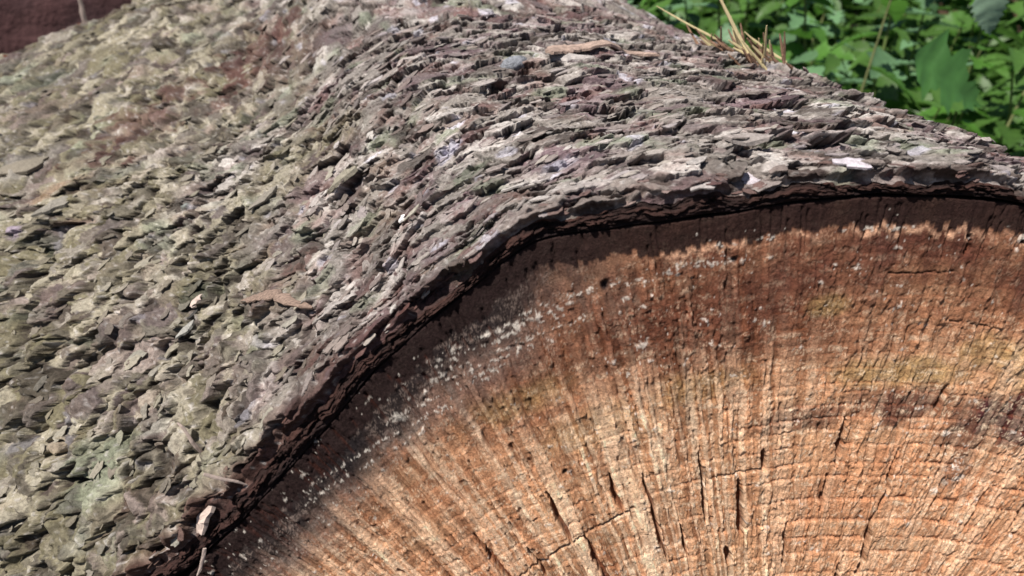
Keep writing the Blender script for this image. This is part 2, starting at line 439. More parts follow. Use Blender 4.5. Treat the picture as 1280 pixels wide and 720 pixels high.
# the tight bend of the cut edge relaxes a few centimetres back along the log
rim_rel = rim_out.copy()
for ax_ in range(3):
    kk = np.exp(-0.5 * (np.arange(-260, 261) / 95.0) ** 2); kk /= kk.sum()
    seg_ = rim_out[DB0:DB0 + NA, ax_]
    pad = np.concatenate([2 * seg_[0] - seg_[260:0:-1], seg_, 2 * seg_[-1] - seg_[-2:-262:-1]])
    rim_rel[DB0:DB0 + NA, ax_] = np.convolve(pad, kk, 'valid')
RELAX = (rim_rel - rim_out)[:, None] * (1 - np.exp(-(SS / 0.05) ** 1.5))[..., None]

# domain warp shared by all flakes so that their outlines are ragged
WX = 0.0024 * pn(AA * 110, SS * 110, 121) + 0.0007 * pn(AA * 240, SS * 260, 122)
WY = 0.0045 * pn(AA * 28 + SS * 9, SS * 22, 125) + 0.0018 * pn(AA * 95, SS * 95, 123) + 0.0006 * pn(AA * 200, SS * 300, 124)
XA = AA + WX; YS = SS + WY
H = np.zeros_like(AA) + 0.0008 * fbm(AA * 160, SS * 200, 131, 2)
ID = np.zeros(AA.shape, np.float32); ID2 = np.zeros(AA.shape, np.float32)
sr = random.Random(21)
def skew(a):   # flake long side leans with the grain on the left
    return 0.0
def stamp(a0, s0, la, ls, base, tilt, rim_lift, nside, rot, i1, i2, dome):
    R = max(la, ls) * 1.25 + 0.003
    i0, i1_ = np.searchsorted(arc, [a0 - R, a0 + R]); j0, j1 = np.searchsorted(s_b, [s0 - R, s0 + R])
    if i1_ - i0 < 2 or j1 - j0 < 2: return
    sl = (slice(i0, i1_), slice(j0, j1))
    x = XA[sl] - a0; y = YS[sl] - s0
    cr, sn = math.cos(rot), math.sin(rot)
    xx = (x * cr + y * sn) / la; yy = (-x * sn + y * cr) / ls
    d = np.full(x.shape, -9.0)
    ph = sr.uniform(0, 6.28)
    for k in range(nside):
        an = ph + (k + sr.uniform(-.3, .3)) * 2 * math.pi / nside
        d = np.maximum(d, (math.cos(an) * xx + math.sin(an) * yy) / sr.uniform(.75, 1.1))
    # front edge (toward the cut, -y) stands up, the back runs into the bark
    hh = base + tilt * (0.35 - 0.65 * yy) + dome * (1 - d * d) + rim_lift * np.clip(d, 0, 1) ** 4
    cov = np.clip((1 - d) * (.5 * (la + ls)) / (.0006 + .0009 * s0), 0, 1)
    hh = H[sl] + (hh - H[sl]) * cov
    ok = (cov > 0) & (hh > H[sl])
    H[sl] = np.where(ok, hh, H[sl]); ok = ok & (cov > .5); ID[sl] = np.where(ok, i1, ID[sl]); ID2[sl] = np.where(ok, i2, ID2[sl])
def rnd_as():
    a = sr.uniform(0.0, arc_vis); u = sr.random(); s = LOG_LEN * (0.55 * u + 0.45 * u * u)
    return a, s
def rot_at(a, s=0.1):   # mild lean of the flakes
    t_ = float(np.interp(a, arc, np.degrees(th_b)))
    k_ = min(max((t_ - 108) / 16, 0), 1)
    return sr.gauss(-(0.75 + .45 * min(s / .3, 1)) * k_, 0.46)
for i in range(8000):       # under-layer
    a, s = rnd_as(); stamp(a, s, sr.uniform(.004, .009), sr.uniform(.003, .007), sr.uniform(.0, .0022), sr.uniform(.0010, .0030), 0, 6, rot_at(a, s), sr.random(), sr.random(), .0003)
for i in range(4600):       # broad plates
    a, s = rnd_as(); la = sr.uniform(.0055, .0125) * (1 + 1.0 * sr.random() ** 3)
    stamp(a, s, la, la * sr.uniform(.42, .85), sr.uniform(.0004, .0058), sr.uniform(.0014, .0046), sr.uniform(0, .0016), 7, rot_at(a, s), sr.random(), sr.random(), .0006)
for i in range(1000):       # the largest plates
    a, s = rnd_as(); la = sr.uniform(.010, .019)
    stamp(a, s, la, la * sr.uniform(.4, .75), sr.uniform(.0015, .0050), sr.uniform(.0012, .0034), sr.uniform(.0002, .0018), 8, rot_at(a, s), sr.random(), sr.random(), .0010)
DENS = pn(AA * 34, SS * 40, 181) + .5 * pn(AA * 90, SS * 90, 182)
for i in range(19000):       # small scales, in drifts
    a, s = rnd_as()
    if DENS[min(np.searchsorted(arc, a), len(arc) - 1), min(np.searchsorted(s_b, s), NS - 1)] < .02: continue
    pass; la = sr.uniform(.0014, .0038) * (1 + .6 * sr.random() ** 3)
    k0 = np.searchsorted(arc, a); j0 = np.searchsorted(s_b, s)
    hb = H[min(k0, len(arc) - 1), min(j0, NS - 1)]
    stamp(a, s, la, la * sr.uniform(.4, .75), hb + sr.uniform(-.0010, .0008), sr.uniform(.0010, .0030), sr.uniform(0, .0007), 6, rot_at(a, s) + sr.gauss(0, .3), .6 * ID[min(k0, len(arc) - 1), min(j0, NS - 1)] + .4 * sr.random(), .7 * ID2[min(k0, len(arc) - 1), min(j0, NS - 1)] + .3 * sr.random(), .0002)
# the deep hollows under lifted plates, their shade also painted dark
for td, s0, la, ls, dp in [(116.6, .150, .017, .007, .007), (114.8, .155, .010, .005, .005), (84.2, .016, .009, .004, .005), (94.6, .044, .013, .005, .006), (98, .105, .013, .005, .005),
                           (126, .20, .010, .006, .006), (132.5, .115, .012, .006, .006), (129.5, .118, .008, .005, .005), (128, .27, .014, .008, .006), (141, .28, .016, .008, .006)]:
    a = arc_at(td); R_ = la * 1.5 + .003
    i0, i1_ = np.searchsorted(arc, [a - R_, a + R_]); j0, j1 = np.searchsorted(s_b, [s0 - R_, s0 + R_]); sl = (slice(i0, i1_), slice(j0, j1))
    d = ((XA[sl] - a) / la) ** 2 + ((YS[sl] - s0) / ls) ** 2
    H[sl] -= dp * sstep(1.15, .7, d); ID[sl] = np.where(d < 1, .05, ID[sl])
# pits where flakes have dropped out
for i in range(260):
    a, s = rnd_as(); la = sr.uniform(.003, .010); ls = la * sr.uniform(.3, .6); R = la * 1.5 + .003
    i0, i1_ = np.searchsorted(arc, [a - R, a + R]); j0, j1 = np.searchsorted(s_b, [s - R, s + R]); sl = (slice(i0, i1_), slice(j0, j1))
    d = ((XA[sl] - a) / la) ** 2 + ((YS[sl] - s) / ls) ** 2
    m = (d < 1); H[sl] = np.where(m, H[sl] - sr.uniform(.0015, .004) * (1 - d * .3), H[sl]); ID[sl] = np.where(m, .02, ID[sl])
rightw = sstep(122, 112, TD)
fis = np.clip(1 - np.abs(pn(AA * 34 + WX * 200, SS * 120 + WY * 300, 171)) * 7, 0, 1) * sstep(-.1, .3, pn(AA * 50, SS * 60, 172))
H -= (0.0050 * rightw + .0025) * fis
lump_n = np.abs(pn(XA * 75, YS * 95, 173)); pit = sstep(.10, .0, lump_n) * sstep(-.2, .3, pn(AA * 40, SS * 40, 174))
H -= 0.0060 * (1 - rightw) * pit
gst = np.abs(np.gradient(H, axis=1)); gst[1:-1] = np.maximum(gst[1:-1], np.maximum(gst[:-2], gst[2:])); gst[:, 1:-1] = np.maximum(gst[:, 1:-1], np.maximum(gst[:, :-2], gst[:, 2:]))
micro = (1 - .85 * sstep(.0002, .0009, gst)) * 0.0008 * pn(AA * 380, SS * 420, 141) + 0.0004 * pn(AA * 640, SS * 560, 142)
knob = (np.abs(pn(AA * 170 + WX * 300, SS * 130, 143)) * 0.0026 + np.abs(pn(AA * 44, SS * 58, 144)) * 0.0075 - .003) * sstep(115, 128, TD)
H[1:-1] = .2 * H[:-2] + .6 * H[1:-1] + .2 * H[2:]
HH = (H + micro + knob)
HH *= visb
edge = sstep(0, 0.006, SS)
off = macro + HH * (0.38 + 0.62 * edge)
Hs = H.copy()
for _ in range(3): Hs[1:-1] = .25 * Hs[:-2] + .5 * Hs[1:-1] + .25 * Hs[2:]
sag = Hs * visb * 1.1 * edge                                    # high parts lean over the low ones in front
PB = rim_out[:, None] + RELAX + (SS + YEXT)[..., None] * AX + off[..., None] * Nn[:, None] - (sag - 0.0008 * edge)[..., None] * AX
# colour
gl = srgb(148, 140, 134); gw = srgb(176, 169, 164); gd = srgb(112, 102, 97); lil = srgb(134, 119, 120); plum = srgb(104, 78, 74)
oli = srgb(121, 114, 92); oli2 = srgb(90, 84, 64); oli3 = srgb(158, 150, 134); lich = srgb(136, 144, 124); rust = srgb(132, 84, 66)
b_lo = fbm(AA * 14, SS * 12, 151, 3); b_mid = fbm(AA * 70, SS * 80, 152, 2); b_fin = pn(AA * 800, SS * 900, 153); b_l2 = fbm(AA * 9, SS * 9, 155, 3)
lw = np.clip(sstep(-0.9, 0.9, (TD - 121 + 22 * b_lo + 14 * b_l2 + 8 * (ID2 - .5) - 6 * sstep(0.2, 0, SS)) / 14), 0, 1) * (.55 + .45 * sstep(.15, .55, ID))
C = np.ones(AA.shape + (3,)) * gl
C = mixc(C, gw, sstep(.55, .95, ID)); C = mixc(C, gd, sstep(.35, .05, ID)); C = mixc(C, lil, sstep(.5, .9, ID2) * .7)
C = mixc(C, srgb(120, 98, 104), .75 * sstep(-.05, .45, fbm(AA * 18 + 7, SS * 20, 191, 3) + (ID2 - .5) * .5))
C = mixc(C, srgb(112, 78, 70), .6 * sstep(.1, .5, fbm(AA * 30, SS * 44, 192, 3) + (ID - .5) * .3))
C = mixc(C, plum, 0.75 * sstep(.1, .6, b_l2 + 0.5 * b_mid + (ID2 - .5) * .7))
C = mixc(C, lich, 0.65 * sstep(.2, .5, fbm(AA * 30, SS * 36, 156, 2) + .3 * (ID2 - .5)))
CL = np.ones(AA.shape + (3,)) * oli
CL = mixc(CL, oli3, sstep(.55, .95, ID) * .8); CL = mixc(CL, oli2, sstep(.4, .05, ID)); CL = mixc(CL, gl, sstep(.7, .9, ID2) * .6)
CL = mixc(CL, lich, 0.6 * sstep(.2, .55, fbm(AA * 24, SS * 22, 157, 2)))
CL = mixc(CL, rust, 0.35 * sstep(.35, .7, fbm(AA * 22, SS * 30, 158, 2)))
CL = mixc(CL, srgb(126, 108, 104), .6 * sstep(.1, .5, fbm(AA * 16, SS * 18, 193, 3) + .4 * (ID2 - .5)))
CL = mixc(CL, srgb(178, 176, 164), .5 * sstep(.35, .65, fbm(AA * 36, SS * 36, 194, 2)))
spt = sstep(.52, .66, pn(AA * 62, SS * 70, 195) + .25 * b_mid)
C = mixc(C, srgb(192, 188, 198), .75 * spt)
C = C * (1 - lw[..., None]) + CL * lw[..., None]
def barkblob(a0, s0, ra, rs_, jag=.6, rot=0):
    x = AA - a0; y = SS - s0
    return sstep(1.1, .4, np.sqrt((x / ra) ** 2 + (y / rs_) ** 2) + jag * b_mid)
# inner bark showing red-brown near the cut edge
C = mixc(C, srgb(84, 54, 50), sstep(0.020, 0.003, SS + 0.007 * b_mid + 0.006 * b_lo) * (0.35 + 0.5 * sstep(105, 118, TD)))
C = mixc(C, srgb(84, 62, 62), .6 * sstep(112, 116, TD) * sstep(127, 122, TD) * sstep(.11, .03, SS + .03 * b_lo) * (.4 + .6 * sstep(.3, .7, ID2)))
SCARS = [(135.9, .400, .035, .030), (139, .37, .02, .02), (133, .43, .02, .025), (122.9, .446, .045, .05), (126.5, .44, .02, .03), (119, .47, .03, .03), (128, .40, .012, .02), (122, .12, .012, .01), (118, .03, .03, .008)]
for td, s0, ra, rs_ in SCARS:
    C = mixc(C, srgb(96, 68, 63), .75 * barkblob(arc_at(td), s0, ra, rs_, 1.2) * (.4 + .6 * (ID2 > .4)))
b_sp = pn(AA * 420, SS * 460, 159)
C = mixc(C, srgb(196, 190, 186), .5 * sstep(.35, .75, b_sp + .4 * b_mid)); C = mixc(C, srgb(62, 50, 46), .5 * sstep(.3, .8, -b_sp + .3 * b_fin))
for td, s0, ra, rs_, col_ in [(144.1, .391, .022, .018, (178, 170, 160)), (143.3, .300, .006, .010, (176, 160, 178)), (123.2, .338, .012, .008, (158, 148, 142)), (130, .25, .006, .006, (184, 196, 192)), (109, .12, .010, .008, (186, 182, 196)), (104, .06, .010, .006, (184, 180, 194))]:
    C = mixc(C, srgb(*col_), .75 * barkblob(arc_at(td), s0, ra, rs_, .9))
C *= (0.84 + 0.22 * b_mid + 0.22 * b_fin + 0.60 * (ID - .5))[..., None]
C = np.clip(C, .01, .8)
bark_me = np_mesh('bark', PB.reshape(-1, 3), grid_faces(*AA.shape, flip=False), C.reshape(-1, 3))
M_bark = surface_material('spruce_bark', rough=0.8, spec=0.15, fine=1700, mid=520, amt=0.42, bump=1.0, dist=0.0007)
bark = link('bark', bark_me, M_bark, log)

# cut edge of the bark: dark layered band between flakes and crack
NE = 40
qe = np.linspace(0, 1, NE)
QE, TE = np.meshgrid(qe, th_b, indexing='xy'); 
top = PB[:, 0]                               # follows the first row of the bark
inn = on_cut(R_in, th_b)
EA = arc[:, None] * np.ones_like(QE)
bul = np.sin(np.pi * QE) * 0.0008
qs = QE * 6 + 1.2 * pn(EA * 40, QE * 2, 166) + 0.5 * pn(EA * 160, QE * 3, 167)
lay = np.floor(qs); lfr = qs - lay
lh = _h(lay, np.floor(EA / 0.009 + lay * .37), 168) / 4294967296.0
eh = bul + (0.0030 * (lh - .45) + 0.0009 * pn(EA * 260, QE * 6, 161) + 0.0007 * pn(EA * 700, QE * 12, 162)) * np.sin(np.pi * QE) ** .6
ecrk = np.clip(1 - np.abs(pn(EA * 90 + .4 * pn(EA * 500, QE * 8, 169), QE * .8, 163)) * 8, 0, 1)
eh -= 0.0032 * ecrk * np.sin(np.pi * QE)
PE = top[:, None] * (1 - QE[..., None]) + inn[:, None] * QE[..., None] - N_CUT * eh[..., None]
we = inn + N_CUT * 0.020 - 0.0004 * Nn
PE = np.concatenate([PE, we[:, None]], 1)
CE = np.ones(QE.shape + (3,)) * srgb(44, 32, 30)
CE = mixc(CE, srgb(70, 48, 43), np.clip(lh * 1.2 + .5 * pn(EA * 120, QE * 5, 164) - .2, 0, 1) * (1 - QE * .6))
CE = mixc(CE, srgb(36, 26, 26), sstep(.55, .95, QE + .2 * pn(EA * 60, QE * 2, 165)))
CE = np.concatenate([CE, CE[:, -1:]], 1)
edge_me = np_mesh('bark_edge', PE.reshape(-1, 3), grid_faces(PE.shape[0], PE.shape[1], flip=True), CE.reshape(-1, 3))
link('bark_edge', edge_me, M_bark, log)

# far end of the log
endv = [PITH + AX * LOG_LEN]; 
rim_far = PB[:, -1]
ev = np.concatenate([rim_far, [PITH + AX * (LOG_LEN + .01)]])
nb = len(rim_far)
ef = np.array([[i, nb, i + 1] for i in range(nb - 1)], dtype=np.int32)
link('sawn_end', np_mesh('sawn_end', ev, ef, np.ones((nb + 1, 3)) * redbr), M_wood, log)

PM = rim_out[:, None] + RELAX + (SS + YEXT)[..., None] * AX + macro[..., None] * Nn[:, None]
def bark_point(td, s):
    """position, outward normal, tangent on the bark"""
    i = int(np.clip(np.searchsorted(th_b, deg(td)), 1, len(th_b) - 2)); j = int(np.clip(np.searchsorted(s_b, s), 1, NS - 2))
    p = Vector(PB[i, j]); t = Vector(rim_out[i + 1] - rim_out[i - 1]).normalized()
    i2, j2 = max(i - 8, 0), max(j - 6, 0); i3, j3 = min(i + 8, len(th_b) - 1), min(j + 6, NS - 1)
    du = Vector(PM[i3, j] - PM[i2, j]); dv = Vector(PM[i, j3] - PM[i, j2])
    n = du.cross(dv).normalized()
    if n.dot(Vector(Nn[i])) < 0: n = -n
    return p, n, -t

# EXTRA
# ------------------------------------------------------------------ loose flakes standing off the bark
def flake_template(seed, nseg=15, rings_=(0.4, 0.75, 1.0), under=True):
    r = random.Random(seed)
    ang = [2 * math.pi * (k + r.uniform(-.25, .25)) / nseg for k in range(nseg)]
    rad = [r.uniform(.72, 1.12) for _ in ang]
    if nseg > 10: rad[r.randrange(nseg)] *= .62; rad[r.randrange(nseg)] *= .7
    curlx, curly, dome = r.uniform(-.16, .12), r.uniform(-.12, .12), r.uniform(.0, .22)
    def z(x, y, q): return curlx * x * x + curly * y * y + dome * (1 - q) + r.uniform(-.05, .05)
    v = [(0, 0, z(0, 0, 0))]; f = []
    for q in rings_:
        for a_, b_ in zip(ang, rad):
            jj = 1 + (r.uniform(-.10, .10) if q == 1.0 else 0)
            x, y = q * b_ * jj * math.cos(a_), q * b_ * jj * math.sin(a_)
            v.append((x, y, z(x, y, q)))
    n = nseg
    for k in range(n): f.append((0, 1 + k, 1 + (k + 1) % n))
    for m in range(len(rings_) - 1):
        o0, o1 = 1 + m * n, 1 + (m + 1) * n
        for k in range(n):
            k2 = (k + 1) % n
            f += [(o0 + k, o1 + k, o1 + k2), (o0 + k, o1 + k2, o0 + k2)]
    o1 = 1 + (len(rings_) - 1) * n; o2 = len(v)
    for k in range(n):
        x, y, zz = v[o1 + k]; v.append((x * .96, y * .96, zz - r.uniform(.10, .22)))
    for k in range(n):
        k2 = (k + 1) % n; f += [(o1 + k, o2 + k, o2 + k2), (o1 + k, o2 + k2, o1 + k2)]
    c0 = len(v); v.append((0, 0, -.2))
    for k in range(n): f.append((o2 + (k + 1) % n, o2 + k, c0))
    return np.array(v), np.array(f, dtype=np.int32)
TPL = [flake_template(300 + i) for i in range(14)]
TPL_S = [flake_template(400 + i, 7, (0.6, 1.0)) for i in range(14)]
ramp_r = [tuple(srgb(*c_)) for c_ in [(112, 98, 93), (146, 138, 132), (128, 118, 114), (168, 160, 155), (124, 108, 103), (154, 146, 138), (136, 126, 128), (182, 176, 170)]]
ramp_l = [tuple(srgb(*c_)) for c_ in [(108, 102, 90), (142, 136, 122), (124, 117, 103), (156, 150, 138), (136, 131, 122), (112, 103, 92), (144, 137, 123), (132, 129, 121)]]
M_flake_r = surface_material('bark_flake_grey', attr=False, rnd=ramp_r, fine=1500, mid=500, amt=.35, bump=.8, dist=.0005, rough=.75)
M_flake_l = surface_material('bark_flake_mossy', attr=False, rnd=ramp_l, fine=1500, mid=500, amt=.35, bump=.8, dist=.0005, rough=.85)
flake_me = []
for v_, f_ in TPL:
    me_ = np_mesh('bark_flake', v_, f_, smooth=False); me_.materials.append(M_flake_r); flake_me.append(me_)
def frame_at(td, s_, rot, lift, roll=0.0):
    p, n, t = bark_point(td, s_)
    y = Vector(AX); y = (y - n * y.dot(n)).normalized(); x = y.cross(n).normalized()
    m = Matrix((x, y, n)).transposed()
    m = m @ Matrix.Rotation(rot, 3, 'Z') @ Matrix.Rotation(-lift, 3, 'X') @ Matrix.Rotation(roll, 3, 'Y')
    return p, n, m
def seen(td, s_):
    i = int(np.clip(np.searchsorted(th_b, deg(td)), 1, len(th_b) - 2)); j = int(np.clip(np.searchsorted(s_b, s_), 1, NS - 2))
    q = PB[i, j] - np.array([0, 0, CAMZ]); q = np.array(M3.transposed()) @ q
    return abs(q[0] / -q[2]) < .72 and abs(q[1] / -q[2]) < .41 and np.dot(Nn[i], PB[i, j] - np.array([0, 0, CAMZ])) < 0
fr = random.Random(5)
PICK = [  # the flakes the eye goes to first: theta, s, half length, half depth, rot, lift
    (84.6, .0166, .0110, .0055, -.25, .22), (95.1, .0359, .0150, .0070, -.35, .45), (85.8, .145, .018, .008, -.2, .35), (99.1, .0863, .016, .008, .0, .35),
    (116.6, .165, .020, .011, .15, .45), (101.9, .150, .0060, .008, .2, .25), (123.2, .345, .017, .009, .25, .35), (123.1, .198, .016, .008, .3, .35),
    (90.4, .084, .018, .007, -.3, .40), (132, .128, .010, .008, .3, .35), (119.7, .0200, .010, .007, .6, .25), (144.9, .39, .035, .022, .2, .2),
    (104, .19, .014, .007, .1, .3), (110, .26, .022, .010, .2, .3), (96, .22, .022, .008, -.2, .3), (129, .06, .012, .007, .5, .3), (135, .20, .018, .010, .4, .35),
    (140, .31, .022, .012, .4, .3), (134, .09, .013, .008, .4, .3), (91, .03, .012, .005, .1, .3), (107, .05, .012, .006, .2, .3), (126, .24, .018, .009, .3, .4)]
parts = 0
SPOTS = []
while parts < 292:
    if parts < len(PICK): td, s_, la, ls, rot, lift = PICK[parts]; la *= .72; ls *= .78; lift *= .55
    else:
        u_ = fr.random(); td = fr.uniform(76, 152); s_ = .62 * (.25 * u_ + .75 * u_ * u_) + .002
        if not seen(td, s_): continue
        la = fr.uniform(.0030, .0062) * (1 + 1.2 * s_); ls = la * (fr.uniform(.32, .6) if td < 117 else fr.uniform(.45, .8)); rot = fr.gauss(.0, .25) if td < 112 else fr.gauss(.7, .4); lift = fr.uniform(.0, .18)
    p, n, m = frame_at(td, s_, rot, lift)
    o = link('bark_flake', flake_me[parts % 14], None, log)
    left = td + fr.gauss(0, 4) > 121
    if left:
        o.material_slots[0].link = 'OBJECT'; o.material_slots[0].material = M_flake_l
    th3 = la * fr.uniform(.5, .9)
    o.matrix_world = Matrix.Translation(p + n * (la * .04 + .0003)) @ m.to_4x4() @ Matrix.Diagonal((la, ls, th3, 1))
    parts += 1
bv, bf, bc = [], [], []; off_ = 0
cnt = 0
while cnt < 2600:
    u_ = fr.random(); td = fr.uniform(70, 160); s_ = LOG_LEN * .97 * (.35 * u_ + .65 * u_ * u_) + .0006
    if td > 119 and fr.random() < .72: continue
    la = fr.uniform(.0012, .0050) * (1 + 1.4 * s_); ls = la * (fr.uniform(.28, .6) if td < 117 else fr.uniform(.4, .8))
    p, n, m = frame_at(td, s_, fr.gauss(.0, .3) if td < 112 else fr.gauss(.7, .45), fr.uniform(-.1, .25), fr.gauss(0, .12))
    v_, f_ = TPL_S[cnt % 14]
    mm = np.array(m) @ np.diag([la, ls, la * .7])
    bv.append(v_ @ mm.T + np.array(p + n * (la * .05))); bf.append(f_ + off_); off_ += len(v_)
    rp = ramp_l if td + fr.gauss(0, 5) > 121 else ramp_r
    ci = int(np.clip(np.searchsorted(th_b, deg(td)), 1, len(th_b) - 2)); cj = int(np.clip(np.searchsorted(s_b, s_), 1, NS - 2))
    cc = (.3 * np.array(rp[fr.randrange(8)]) + .7 * C[max(ci - 6, 0):ci + 7, max(cj - 4, 0):cj + 5].mean((0, 1))) * fr.uniform(.75, 1.3)
    if s_ < .012: cc = cc * .5 + np.array(srgb(92, 52, 46)) * .5
    bc.append(np.ones((len(v_), 3)) * cc)
    cnt += 1
small_me = np_mesh('bark_scales', np.concatenate(bv), np.concatenate(bf), np.concatenate(bc), smooth=False)
link('bark_scales', small_me, M_bark, log, kind='stuff')

# ------------------------------------------------------------------ loose things lying on the log
def solid_strip(name, pts, widths, thick_, ups, m, nseg=26, seed=0, rag=.12, curl=.25, across=6):
    """a curled ragged strip with real thickness, along pts"""
    r = random.Random(seed)
    P_ = [Vector(p) for p in pts]
    def samp(t):
        x = t * (len(P_) - 1); k = min(int(x), len(P_) - 2); f = x - k
        p0, p1 = P_[max(k - 1, 0)], P_[k]; p2, p3 = P_[k + 1], P_[min(k + 2, len(P_) - 1)]
        return 0.5 * ((2 * p1) + (p2 - p0) * f + (2 * p0 - 5 * p1 + 4 * p2 - p3) * f * f + (3 * p1 - p0 - 3 * p2 + p3) * f ** 3)
    v = []; f_ = []
    n = across
    for i in range(nseg):
        t = i / (nseg - 1); c_ = samp(t); d = (samp(min(t + .02, 1)) - samp(max(t - .02, 0))).normalized()
        up = Vector(ups).normalized(); sd = d.cross(up).normalized(); up = sd.cross(d).normalized()
        x = t * (len(widths) - 1); k = min(int(x), len(widths) - 2); w = widths[k] + (widths[k + 1] - widths[k]) * (x - k)
        wl, wr = w * (1 + r.uniform(-rag, rag)), w * (1 + r.uniform(-rag, rag))
        row = []
        for j in range(n):
            q = -1 + 2 * j / (n - 1); ww = wl if q < 0 else wr
            zz = curl * w * (1 - q * q) + r.uniform(-.07, .07) * w
            row.append(c_ + sd * (q * ww) + up * zz)
        for j in range(n): v.append(row[j])
        for j in range(n - 1, -1, -1): v.append(row[j] - up * thick_ * (1 if 0 < j < n - 1 else .7) + sd * 0)
    k2 = 2 * n
    for i in range(nseg - 1):
        for j in range(k2):
            a_, b_ = i * k2 + j, i * k2 + (j + 1) % k2
            f_.append((a_, b_, b_ + k2, a_ + k2))
    me_ = bpy.data.meshes.new(name); 
    caps = [tuple(range(k2))[::-1], tuple(range((nseg - 1) * k2, nseg * k2))]
    me_.from_pydata([tuple(p) for p in v], [], f_ + caps); me_.update()
    o = link(name, me_, m)
    return o
def on_bark(td, s_, up=0.0):
    p, n, t = bark_point(td, s_); return p + n * up, n
def strip_on(name, path, widths, thick_, m, up=.003, **kw):
    pts = []; nn = Vector((0, 0, 0))
    for td, s_ in path:
        p, n = on_bark(td, s_, up); pts.append(p); nn += n
    return solid_strip(name, pts, widths, thick_, nn, m, **kw)
M_salmon = surface_material('peeled_inner_bark', attr=False, base=srgb(166, 144, 132), fine=1600, mid=260, amt=.6, bump=.9, dist=.0006, aniso=(.6, 2.2, 2.2))
M_orange = surface_material('orange_fibre', attr=False, base=srgb(138, 118, 106), fine=1500, mid=500, amt=.6, bump=.9, dist=.0006, aniso=(.35, 2.2, 2.2))
M_pink = surface_material('pale_pink_chip', attr=False, base=srgb(186, 168, 158), fine=900, mid=300, amt=.2, bump=.3)
M_white = surface_material('white_resin', attr=False, base=srgb(226, 222, 220), fine=900, mid=400, amt=.2, bump=.4)
M_blue = surface_material('blue_grey_lichen', attr=False, base=srgb(128, 130, 136), fine=1300, mid=400, amt=.6, bump=1.0, dist=.001)
M_darkoval = surface_material('dark_chip', attr=False, base=srgb(58, 56, 54), fine=900, mid=300, amt=.3, bump=.4, rough=.6)
M_stone = surface_material('grey_chip', attr=False, base=srgb(146, 144, 138), fine=1500, mid=500, amt=.4, bump=.8)
M_straw = surface_material('dry_straw', attr=False, base=srgb(200, 184, 142), fine=700, mid=300, amt=.2, bump=.3, aniso=(1, 1, .1))
M_splint = surface_material('brown_splinter', attr=False, base=srgb(132, 104, 86), fine=1200, mid=300, amt=.5, bump=.6)
M_lil = surface_material('lilac_flake', attr=False, base=srgb(184, 176, 182), fine=1500, mid=420, amt=.4, bump=.7)
M_dkred = surface_material('dark_red_bark', attr=False, base=srgb(84, 52, 46), fine=1500, mid=420, amt=.5, bump=.8)

o = strip_on('bark_strip', [(98.0, .216), (96.6, .228), (94.8, .234), (92.4, .238), (89.6, .248), (87.0, .244)], [.0030, .0058, .0050, .0044, .0040, .0010], .0022, M_salmon, up=.0045, seed=3, nseg=34, rag=.3, curl=.3)
tag(o, 'long peeled salmon orange bark strip lying across the grey bark near the top edge', 'bark strip')
o = strip_on('bark_strip', [(126.3, .110), (125.0, .104), (123.6, .0945), (122.6, .082), (121.6, .070)], [.0010, .0028, .0032, .0026, .0005], .0014, M_orange, up=.0030, seed=5, nseg=26, rag=.35, curl=.35)
tag(o, 'short fibrous orange brown bark sliver on the mossy bark left of the cut', 'bark sliver')

def chip(name, td, s_, la, ls, h_, rot, lift, m, tpl, label, cat, up=.25, roll=0):
    v_, f_ = TPL[tpl]
    me_ = np_mesh(name, v_ * np.array([1, 1, 1.0]), f_, smooth=False)
    o = link(name, me_, m); p, n, mm = frame_at(td, s_, rot, lift, roll)
    o.matrix_world = Matrix.Translation(p + n * (la * up)) @ mm.to_4x4() @ Matrix.Diagonal((la, ls, h_, 1))
    tag(o, label, cat); return o
chip('bark_chip', 130.1, .142, .0048, .0044, .006, .3, .3, M_pink, 2, 'small pale pink chip resting on mossy bark just above a dark oval piece', 'bark chip', .5)
chip('dark_oval', 130.7, .132, .0042, .0020, .004, .2, .2, M_darkoval, 5, 'dark oval piece lying between the pale pink chip and a grey chip', 'seed scale', .5)  # small dark oval piece set between the pink and grey chips
chip('bark_chip', 131.6, .126, .0068, .0058, .008, .5, .25, M_stone, 7, 'flat grey chip below the dark oval piece on the mossy bark', 'bark chip', .3)
chip('resin_drop', 113.7, .0846, .0030, .0030, .006, .3, .2, M_white, 3, 'round white resin drop on the dark bark above the bend of the cut', 'resin drop', .5)
chip('bark_chip', 132.7, .0035, .0075, .0062, .012, .5, .25, M_pink, 9, 'chunky pale pinkish chip sitting on the bark rim at lower left', 'bark chip', .3)
chip('bark_chip', 91.3, .0075, .0085, .0055, .005, -.3, .0, M_lil, 4, 'large pale lilac chip at the bark edge above the top of the cut', 'bark chip', .25)
chip('bark_chip', 96.0, .0085, .0065, .0045, .005, .3, .0, M_lil, 6, 'small whitish lilac chip at the bark edge left of the larger lilac one', 'bark chip', .25)
